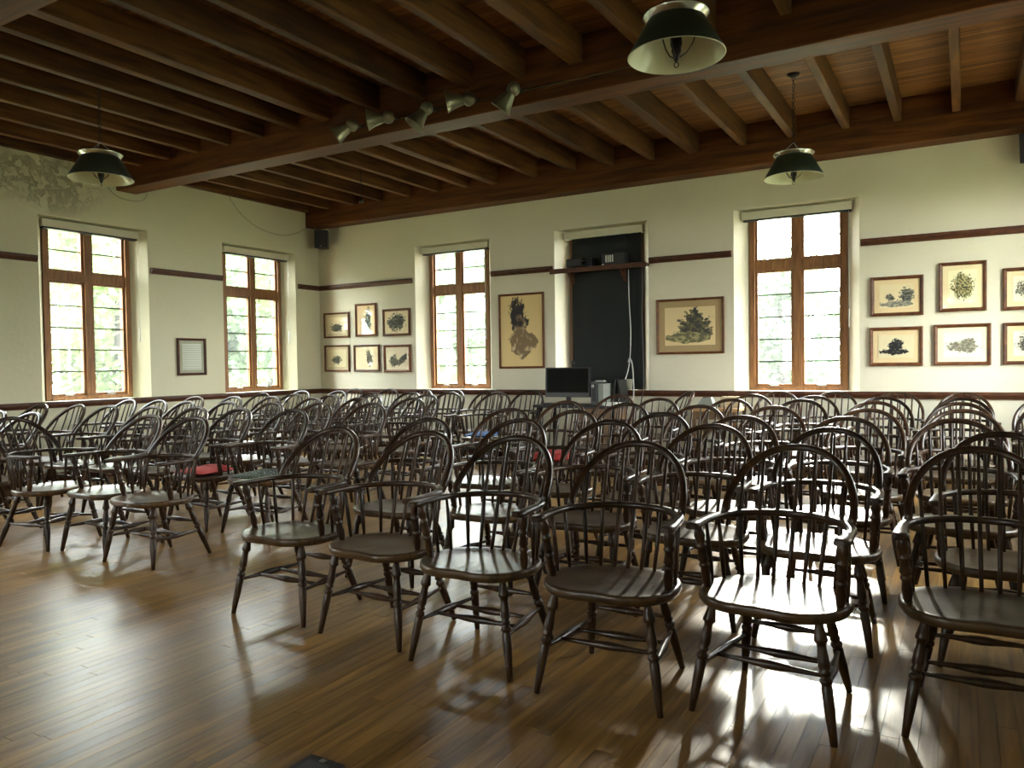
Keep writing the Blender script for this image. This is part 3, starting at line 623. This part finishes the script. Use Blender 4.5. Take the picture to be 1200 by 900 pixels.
picture('framed sheet of ruled text lines hanging between the two left wall windows', 2.40, 2.885, 1.32, 1.862, .035, .045, (.30, .31, .22), doc_mat(), side='left')

# ------------------------------------------------------------------ blacked-out window, shelf and gear
bo = thing('blackout_blind', 'black cloth blackout blind hanging over the middle back window', 'blind', loc=(5.38, .125, 1.04))
cl = MB(); NX, NZ = 44, 10; vs = []; fs = []
for i in range(NX+1):
    for j in range(NZ+1):
        x = -.495+1.075*i/NX; f_ = max(0, (i/NX-.72)/.28)
        vs.append((x, -.012+.020*f_*math.sin(i*1.5+j*.25)+.004*math.sin(i*.7), 2.20*j/NZ))
for i in range(NX):
    for j in range(NZ): a = i*(NZ+1)+j; fs.append((a, a+NZ+1, a+NZ+2, a+1))
cl.add(vs, fs, True); o = cl.build('cloth', blackout, bo); md = o.modifiers.new('thick', 'SOLIDIFY'); md.thickness = .003
MB().box(-.60, .60, -.045, .045, 2.17, 2.275, .004).build('blind_box', blind_cream, bo)
sh = thing('wall_shelf', 'dark wooden shelf board across the blacked-out window', 'shelf', loc=(5.385, 0, 2.70))
MB().box(-.722, .724, -.15, .055, .028, .062, .004).build('board', trim_wood, sh)
MB().box(-.725, .727, -.16, -.135, -.002, .066, .004).build('front_lip', trim_wood, sh)
for x in (-.45, .35): MB().add([(x-.02, -.13, .028), (x+.02, -.13, .028), (x+.02, .055, .028), (x-.02, .055, .028), (x-.02, .055, -.16), (x+.02, .055, -.16)], [(0, 1, 2, 3), (0, 4, 5, 1), (3, 2, 5, 4), (0, 3, 4), (1, 5, 2)]).build('bracket', trim_wood, sh)
pj = thing('projector', 'black projector on the left of the wall shelf', 'projector', loc=(5.16, -.055, 2.764))
MB().box(-.24, .16, -.085, .085, .012, .13, .012).build('body', black_plastic, pj)
o = MB().lathe([(.001, .0), (.03, .0), (.045, .01), (.05, .03), (.05, .045), (.038, .045), (.034, .03), (.001, .028)], n=20).build('lens', screen_black, pj); o.location = (.05, -.08, .075); o.rotation_euler = (math.pi/2, 0, 0)
for x in (-.2, .12): MB().lathe([(.001, 0), (.016, 0), (.014, .013), (.001, .013)], (x, -.05, 0), 10).build('foot', pale_plastic, pj)
MB().box(-.225, -.215, -.088, -.085, .03, .11).build('lamp_strip', dark_grey, pj)
am = thing('amplifier', 'small black box with pale vertical vents on the wall shelf', 'amplifier', loc=(5.58, -.055, 2.764))
MB().box(-.11, .22, -.08, .08, .004, .16, .006).build('body', black_plastic, am)
for i in range(4): MB().box(-.055+i*.032, -.037+i*.032, -.084, -.080, .04, .135).build('vent', pale_plastic, am)
MB().lathe([(.001, 0), (.014, 0), (.014, .02), (.001, .02)], (-.095, -.075, 0), 10).build('knob', pale_plastic, am)

# computer desk
DZ = .86
dk = thing('computer_desk', 'dark-topped wooden desk with computer gear in front of blacked-out window', 'desk', loc=(5.46, -.62, 0))
MB().box(-.68, .52, -.30, .28, DZ-.035, DZ, .005).build('desktop', black_plastic, dk)
MB().box(-.02, .47, -.27, -.245, .38, DZ-.035).build('front_panel', desk_wood, dk)
MB().box(.44, .47, -.245, .25, .02, DZ-.035).build('side_panel', desk_wood, dk)
for x, y in ((-.62, -.25), (-.62, .22), (.46, -.25)): MB().box(x-.02, x+.02, y-.02, y+.02, 0, DZ-.035).build('leg', black_iron, dk)
MB().box(-.60, -.02, -.26, -.235, .12, .15).build('stretcher', black_iron, dk)
mo = thing('monitor', 'flat black computer monitor tilted back on the desk', 'monitor', loc=(5.205, -.72, DZ), rz=.05)
sc = MB().box(-.325, .325, -.02, .03, .10, .50, .008).build('housing', black_plastic, mo); sc.rotation_euler = (-.06, 0, 0)
o = MB().box(-.30, .30, -.023, -.019, .165, .485).build('screen', screen_black, sc)
o = MB().box(-.318, .318, -.024, -.0205, .105, .155).build('bezel', dark_grey, sc)
MB().box(-.03, .03, .02, .05, .0, .30).build('stand_neck', black_plastic, mo); MB().box(-.13, .13, -.07, .10, 0, .015, .005).build('stand_foot', dark_grey, mo)
wc = thing('webcam', 'small round black webcam on top of the monitor', 'webcam', loc=(5.28, -.70, DZ+.502))
MB().lathe([(.001, 0), (.022, 0), (.018, .02), (.012, .028)], n=12).build('base', black_plastic, wc); MB().lathe([(.001, .025), (.02, .03), (.03, .05), (.03, .065), (.02, .085), (.001, .09)], n=14).build('head', black_plastic, wc)
pc = thing('computer_tower', 'slim grey computer tower standing right of the monitor', 'computer', loc=(5.66, -.62, DZ))
MB().box(-.085, .005, -.16, .18, 0, .31, .006).build('case', dark_grey, pc); MB().box(.012, .085, -.14, .18, 0, .28, .006).build('side_unit', grey_cloth, pc); MB().box(-.07, -.01, -.164, -.160, .05, .28).build('front_bezel', black_plastic, pc)
MB().lathe([(.018, 0), (.02, .006), (.008, .006)], n=14).build('badge', pale_plastic, pc).location = (-.05, -.17, .25); bpy.data.objects[-1 if False else 'badge'].rotation_euler = (math.pi/2, 0, 0)
MB().box(-.05, .06, -.09, .0, .31, .322, .003).build('drive', pale_plastic, pc)
kb = thing('keyboard', 'black keyboard lying in front of the monitor', 'keyboard', loc=(5.12, -.858, DZ+.001))
MB().box(-.2, .2, -.06, .06, 0, .022, .004).build('base', black_plastic, kb)
for r_ in range(4): MB().box(-.19, .19, -.05+r_*.027, -.028+r_*.027, .022, .028, .002).build('key_row', dark_grey, kb)
lm = thing('folded_laptops', 'black laptops leaning upright against the blackout blind', 'laptop', loc=(5.86, -.42, DZ))
for i, (x, a) in enumerate(((-.07, .12), (.05, -.15))): MB().box(-.012, .012, -.13, .13, .0, .33, .004).build('laptop_body', black_plastic, lm).location = (x, 0, .003); 
for i, o in enumerate([c for c in lm.children]): o.rotation_euler = (0, (.12, -.14)[i], 0)
pp = thing('paper_stack', 'loose stack of white papers on the right half of the desk', 'paper', loc=(5.875, -.78, DZ+.001), rz=.2)
for i in range(7): MB().box(-.11, .11, -.10, .08, i*.006, i*.006+.004).build('sheet', paper_white, pp).rotation_euler = (0, 0, random.uniform(-.4, .4))
mg = MB().lathe([(.001, 0), (.038, 0), (.050, .15), (.047, .15), (.035, .01), (.001, .01)], n=16).build('paper_cup', plain('cup_grey', (.35, .34, .27), .6), label='grey-beige paper cup standing on the sill of the blacked-out window', category='cup'); mg.location = (5.79, .030, 1.034)
# lower cloth-covered table to the right with bags
tb = thing('side_table', 'light wooden side table holding bags and boxes below the landscape print', 'table', loc=(7.1, -.40, 0))
MB().box(-.22, .36, -.30, .24, .80, .84, .005).build('tabletop', wood('pale_table_wood', (.28, .16, .07), (.45, .28, .13), (2, 20, 20), .5), tb)
for x in (-.18, .32):
    for y in (-.26, .20): MB().box(x-.02, x+.02, y-.02, y+.02, 0, .80).build('leg', desk_wood, tb)
MB().box(-.16, .30, -.27, -.25, .70, .80).build('apron', desk_wood, tb)
MB().box(-.17, .31, -.24, .2, .28, .30).build('lower_shelf', desk_wood, tb)
bx_ = thing('cardboard_box', 'small tan cardboard box on the side table', 'box', loc=(7.33, -.46, .841), rz=.05)
MB().box(-.115, .115, -.09, .09, 0, .135, .003).build('carton', card, bx_); MB().tube([(-.05, 0, .135), (-.03, 0, .18), (.0, 0, .20), (.03, 0, .18), (.05, 0, .135)], .003, 6).build('wire_handle', black_iron, bx_)
gb = thing('grey_bag', 'grey cloth bag with sloping sides at the left of the side table', 'bag', loc=(7.01, -.42, .841))
MB().add([(-.12, -.1, 0), (.12, -.1, 0), (.12, .1, 0), (-.12, .1, 0), (-.05, -.05, .11), (.06, -.05, .12), (.06, .05, .12), (-.05, .05, .11)], [(3, 2, 1, 0), (4, 5, 6, 7), (0, 1, 5, 4), (1, 2, 6, 5), (2, 3, 7, 6), (3, 0, 4, 7)]).build('bag_body', grey_cloth, gb)
MB().box(-.045, .05, -.012, .012, .11, .125).build('zip_flap', dark_grey, gb)
bk = thing('black_bag', 'slumped black bag lying between the grey bag and cardboard box', 'bag', loc=(7.205, -.25, .841))
vs = []; fs = []
for i in range(9):
    for j in range(7):
        u, v = i/8, j/6; h = math.sin(math.pi*u)**.7*math.sin(math.pi*v)**.6*(.07+.02*math.sin(i*2.1+j)); vs.append((-.1+.2*u, -.1+.2*v, max(0, h)))
for i in range(8):
    for j in range(6): a = i*7+j; fs.append((a, a+7, a+8, a+1))
MB().add(vs, fs, True).build('bag_body', black_plastic, bk); MB().tube([(-.09, 0, .03), (-.05, -.03, .07), (0, -.02, .085), (.06, .0, .075), (.09, .02, .03)], .006, 6).build('strap', pale_plastic, bk)
# cables
def cord(label, pts, r, mat, name='cable'):
    P = [Vector(p) for p in pts]; out = []
    for i in range(len(P)-1):
        a, b, c, d = P[max(i-1, 0)], P[i], P[i+1], P[min(i+2, len(P)-1)]
        for k_ in range(6):
            t = k_/6; out.append(.5*((2*b)+(c-a)*t+(2*a-5*b+4*c-d)*t*t+(3*b-a-3*c+d)*t**3))
    out.append(P[-1]); return MB().tube(out, r, 6).build(name, mat, label=label, category='cable')
cord('white cable hanging down the blackout blind to the desk', [(5.80, .02, 2.70), (5.80, .03, 2.3), (5.82, .03, 1.8), (5.79, .02, 1.35), (5.72, -.1, 1.05), (5.68, -.35, DZ+.01)], .006, cord_white)
cord('black cable hanging at the right side of the blackout blind', [(6.02, .0, 2.7), (5.99, .02, 2.1), (6.01, .0, 1.5), (6.03, -.05, 1.1), (6.0, -.1, .8), (5.98, -.2, .3), (5.95, -.25, .01)], .007, black_plastic)
cord('grey looped cable at the lower right of the blackout blind', [(5.80, -.02, 1.42), (5.83, -.04, 1.47), (5.87, -.05, 1.38), (5.90, -.09, 1.15), (5.91, -.12, .95), (5.90, -.2, .89)], .009, plain('cable_grey', (.5, .5, .47), .4))
cord('pale cord swagged on the left wall under the ceiling near the corner', [(.012, -1.90, 4.07), (.012, -1.855, 4.0), (.012, -1.633, 3.80), (.012, -1.296, 3.655), (.012, -.847, 3.615), (.012, -.463, 3.72), (.012, -.2, 3.90)], .008, cord_cream, 'electric_cord')
cord('short pale cord looped on the left wall under the main girder', [(.012, -3.86, 3.84), (.012, -3.779, 3.765), (.012, -3.635, 3.722), (.012, -3.448, 3.726), (.012, -3.33, 3.78), (.012, -3.29, 3.86)], .007, cord_cream, 'electric_cord')

# ------------------------------------------------------------------ speakers
def speaker(label, x, y, z, rz):
    t = thing('wall_speaker', label, 'speaker', loc=(x, y, z), rz=rz)
    MB().add([(-.11, -.10, 0), (.11, -.10, 0), (.075, .09, 0), (-.075, .09, 0), (-.11, -.12, .30), (.11, -.12, .30), (.075, .09, .30), (-.075, .09, .30)],
             [(3, 2, 1, 0), (4, 5, 6, 7), (0, 1, 5, 4), (1, 2, 6, 5), (2, 3, 7, 6), (3, 0, 4, 7)]).build('cabinet', black_plastic, t)
    MB().add([(-.10, -.104, .01), (.10, -.104, .01), (.10, -.1245, .29), (-.10, -.1245, .29), (-.10, -.100, .01), (.10, -.100, .01), (.10, -.12, .29), (-.10, -.12, .29)], [(0, 1, 2, 3), (0, 4, 5, 1), (1, 5, 6, 2), (2, 6, 7, 3), (3, 7, 4, 0)]).build('grille', dark_grey if False else black_plastic, t)
    MB().box(-.008, .008, -.112, -.104, .022, .038).build('badge', steel, t)
    MB().box(-.02, .02, .08, .20, .12, .16).build('bracket', black_iron, t)
speaker('black wall speaker mounted high in the left corner under the ceiling beam', .30, -.20, 3.445, math.radians(25))
speaker('black wall speaker cut by the right edge below the ceiling beam', 10.455, -.20, 3.455, math.radians(-30))

# ------------------------------------------------------------------ pendant lamps
def chain(z0, z1, r=.014):
    m = MB(); z = z0; k_ = 0
    while z < z1:
        h = .046; ring = []
        for a in range(9):
            an = 2*math.pi*a/8; ring.append(((r*math.cos(an)) if k_ % 2 else 0, 0 if k_ % 2 else r*math.cos(an), z+h/2+h*.5*math.sin(an)))
        m.tube(ring, .0035, 5, cap=False); z += h*.8; k_ += 1
    return m
def pendant(label, x, y, z):
    t = thing('pendant_lamp', label, 'lamp', loc=(x, y, z)); top = CZ-z
    m = MB().lathe([(.29, 0), (.292, .004), (.176, .205), (.172, .215)], n=48); o = sh_ = m.build('shade', green_enamel, t)
    MB().lathe([(.287, .002), (.171, .206), (.12, .222), (.05, .228), (.001, .228)], n=48).build('shade_lining', cream_enamel, sh_)
    MB().lathe([(.2885, -.003), (.294, .0), (.2885, .004), (.285, .0), (.2885, -.003)], n=48).build('rim', cream_enamel, sh_)
    MB().lathe([(.172, .208), (.178, .214), (.196, .235), (.202, .246), (.199, .251), (.188, .24), (.165, .222), (.10, .232)], n=48).build('collar', nickel, sh_)
    MB().lathe([(.001, .13), (.034, .13), (.036, .07), (.028, .045), (.030, .03), (.018, .0), (.016, -.02), (.008, -.035), (.001, -.037)], n=18).build('socket', black_iron, t); sk_ = t.children[-1] if t.children and t.children[-1].name.startswith('socket') else [c for c in t.children if c.name.startswith('socket')][0]
    MB().tube([(.014*math.cos(a*math.pi/4), 0, -.052+.016*math.sin(a*math.pi/4)) for a in range(9)], .0035, 6, cap=False).build('finial_ring', black_iron, sk_)
    for a in (0.5, 2.6, 4.7):
        MB().tube([(c_*math.cos(a), c_*math.sin(a), z_) for c_, z_ in ((.02, -.005), (.06, .02), (.10, .08), (.125, .15), (.14, .215))], .0045, 6).build('arm', black_iron, t)
    for a in (1.0, 3.1, 5.2):
        MB().tube([(.17*math.cos(a), .17*math.sin(a), .235), (.06*math.cos(a), .06*math.sin(a), .31), (0, 0, .36)], .003, 5).build('hanger_wire', steel, t)
    chain(.355, top-.03).build('chain', black_iron, t)
    MB().lathe([(.001, top-.035), (.02, top-.035), (.055, top-.012), (.065, top-.001), (.001, top-.001)], n=24).build('ceiling_rose', black_iron, t)
    return t
pendant('green metal pendant lamp nearest the camera below the main girder, top centre right', 8.30, -5.42, 3.27)
pendant('green metal pendant lamp on a chain before the back wall above the bright window', 8.30, -1.70, 3.28)
pendant('green metal pendant lamp at the far left beside the peeling plaster', 2.52, -5.50, 3.285)
hk = thing('empty_lamp_chain', 'bare black lamp chain without a shade hanging in the far left bay', 'chain', loc=(2.5, -1.7, 3.70))
chain(.04, CZ-3.70-.03).build('chain', black_iron, hk)
MB().lathe([(.001, .0), (.025, .008), (.035, .03), (.025, .052), (.001, .06)], n=14).build('end_fitting', black_iron, hk)
MB().lathe([(.001, CZ-3.735), (.02, CZ-3.735), (.055, CZ-3.712), (.065, CZ-3.701), (.001, CZ-3.701)], n=24).build('ceiling_rose', black_iron, hk)

# ------------------------------------------------------------------ track lights on the main girder
tk = thing('lighting_track', 'thin grey lighting track along the near side of the main girder', 'track', loc=(6.1, -3.742, 3.935))
MB().box(-1.86, 1.70, -.022, 0, -.008, .012, .002).build('rail', nickel, tk)
MB().box(-1.90, -1.86, -.026, 0, -.012, .016).build('end_cap', black_plastic, tk)
names = ['leftmost', 'second from left', 'middle', 'second from right', 'rightmost']
for i, (x, d_) in enumerate(((4.33, (-.70, -.45, -.50)), (4.81, (-.86, -.51, -.12)), (5.29, (-.45, -.40, -.80)), (5.78, (-.86, -.51, -.12)), (6.27, (-.55, -.10, -.72)))):
    t = thing('track_spotlight', '%s of the five small flared spotlights on the girder track' % names[i], 'spotlight', loc=(x, -3.768, 3.93), group='flared spotlights on the track')
    MB().box(-.03, .03, -.02, .0, -.012, .02, .003).build('adapter', dark_grey, t)
    MB().tube([(0, -.02, 0), (0, -.05, -.005), (0, -.075, -.01)], .008, 8).build('stem', spot_metal, t)
    q_ = Vector(d_).to_track_quat('-Z', 'Y')
    o = MB().lathe([(.001, .052), (.020, .048), (.040, .030), (.050, .0), (.044, -.024), (.034, -.034), (.001, -.036)], n=20).build('ball_housing', spot_metal, t)
    h = MB().lathe([(.030, -.02), (.036, -.04), (.046, -.075), (.058, -.115), (.078, -.160), (.081, -.162), (.076, -.156), (.054, -.105), (.040, -.06), (.02, -.045), (.001, -.042)], n=24).build('flared_shade', spot_metal, t)
    for o_ in (o, h): o_.scale = (1.3, 1.3, 1.3); o_.location = (0, -.125, -.012); o_.rotation_mode = 'QUATERNION'; o_.rotation_quaternion = q_

# floor plate
fp = thing('floor_outlet_plate', 'dark metal outlet plate lying on the floorboards at the bottom edge', 'outlet', loc=(7.84, -8.13, .001))
MB().box(-.08, .08, -.13, .13, 0, .012, .004).build('plate', black_plastic, fp); MB().box(-.05, .05, -.09, .09, .012, .015, .001).build('cover', dark_grey, fp)
MB().box(-.012, .012, .095, .115, .012, .016).build('latch', steel, fp)

# ------------------------------------------------------------------ outdoors
lawn = plain('lawn_grass', (.11, .125, .065), .9, 0, .35)
MB().add([(-60, -60, -.5), (70, -60, -.5), (70, 60, -.5), (-60, 60, -.5)], [(0, 1, 2, 3)]).build('lawn', lawn, kind='structure')
leafs = [plain('leaf_%d' % i, c, .6) for i, c in enumerate(((.085, .125, .05), (.11, .15, .06), (.07, .11, .055)))]
for m_ in leafs:      # thin leaves let some light through
    t_ = m_.node_tree; b_ = t_.nodes['Principled BSDF']; o_ = t_.nodes['Material Output']
    tl = t_.nodes.new('ShaderNodeBsdfTranslucent'); mx = t_.nodes.new('ShaderNodeMixShader'); c_ = b_.inputs['Base Color'].default_value
    tl.inputs[0].default_value = (c_[0]*1.6, c_[1]*1.7, c_[2]*1.3, 1); mx.inputs[0].default_value = .5
    t_.links.new(b_.outputs[0], mx.inputs[1]); t_.links.new(tl.outputs[0], mx.inputs[2]); t_.links.new(mx.outputs[0], o_.inputs[0])
bark = plain('bark', (.022, .018, .012), .9, 0, .3)
def tree(x, y, h, r, seed, mat):
    where = 'behind the two left wall windows' if x < -5.5 and y < 5 else ('beyond the narrow window right of the room corner' if x < 1.5 or (x < 3 and y < 8) else ('beyond the large bright window on the right' if y > 0 else 'behind the viewer, added unseen to dim reflections in picture glass'))  # tree behind the rear wall is unseen, added to weaken the picture glass reflections
    rr = random.Random(seed); t = thing('garden_tree', 'pale blurred leafy tree outdoors '+where, 'tree', loc=(x, y, -.5), group='garden trees '+where)
    MB().tube([(0, 0, 0), (.1, 0, h*.3), (.0, .1, h*.6), (.1, .1, h*.85)], [.2, .16, .11, .04], 8).build('trunk', bark, t)
    v = []; f = []; m = MB()
    cl_ = [(rr.gauss(0, r*.42), rr.gauss(0, r*.42), h*(.22+.75*rr.random())) for _ in range(44)]
    for c in cl_:
        for _ in range(110):
            d = Vector((rr.gauss(0, 1), rr.gauss(0, 1), rr.gauss(0, 1))).normalized()*r*.27*rr.random()**.4; p = Vector(c)+d
            if p.z < .3: p.z = .3+rr.random()*.3
            a = Vector((rr.gauss(0, 1), rr.gauss(0, 1), rr.gauss(0, .6))).normalized(); b = a.orthogonal().normalized(); s = rr.uniform(.10, .22)
            n = len(v); v += [p-a*s, p+b*s*.55, p+a*s, p-b*s*.55]; f.append((n, n+1, n+2, n+3))
    m.add(v, f); m.build('foliage', mat, t, kind='stuff')
for i, (x, y, h, r) in enumerate(((-9, -3, 7.0, 2.9), (-11, 3.2, 7.6, 3.0), (-8.5, -9, 5.4, 2.6), (-15, -7, 8, 3.1), (-16.5, -.5, 8.5, 3.3), (-5, 9, 6.4, 2.8), (.6, 13, 6.4, 2.9), (-2, 19, 7.5, 3.0), (4.2, 18, 5.5, 2.7), (-16, 7.5, 8.5, 3.2), (-8.5, 14.5, 7.6, 3.1), (12.5, 20, 5.4, 2.7), (2.2, 6.6, 5.6, 2.2), (9.8, -22, 7, 3.0), (-7, 2.5, 4.5, 1.9), (9.0, 26, 5.5, 3.0), (-10, 7.9, 7.2, 2.8))):
    tree(x, y, h, r, i, leafs[i % 3])
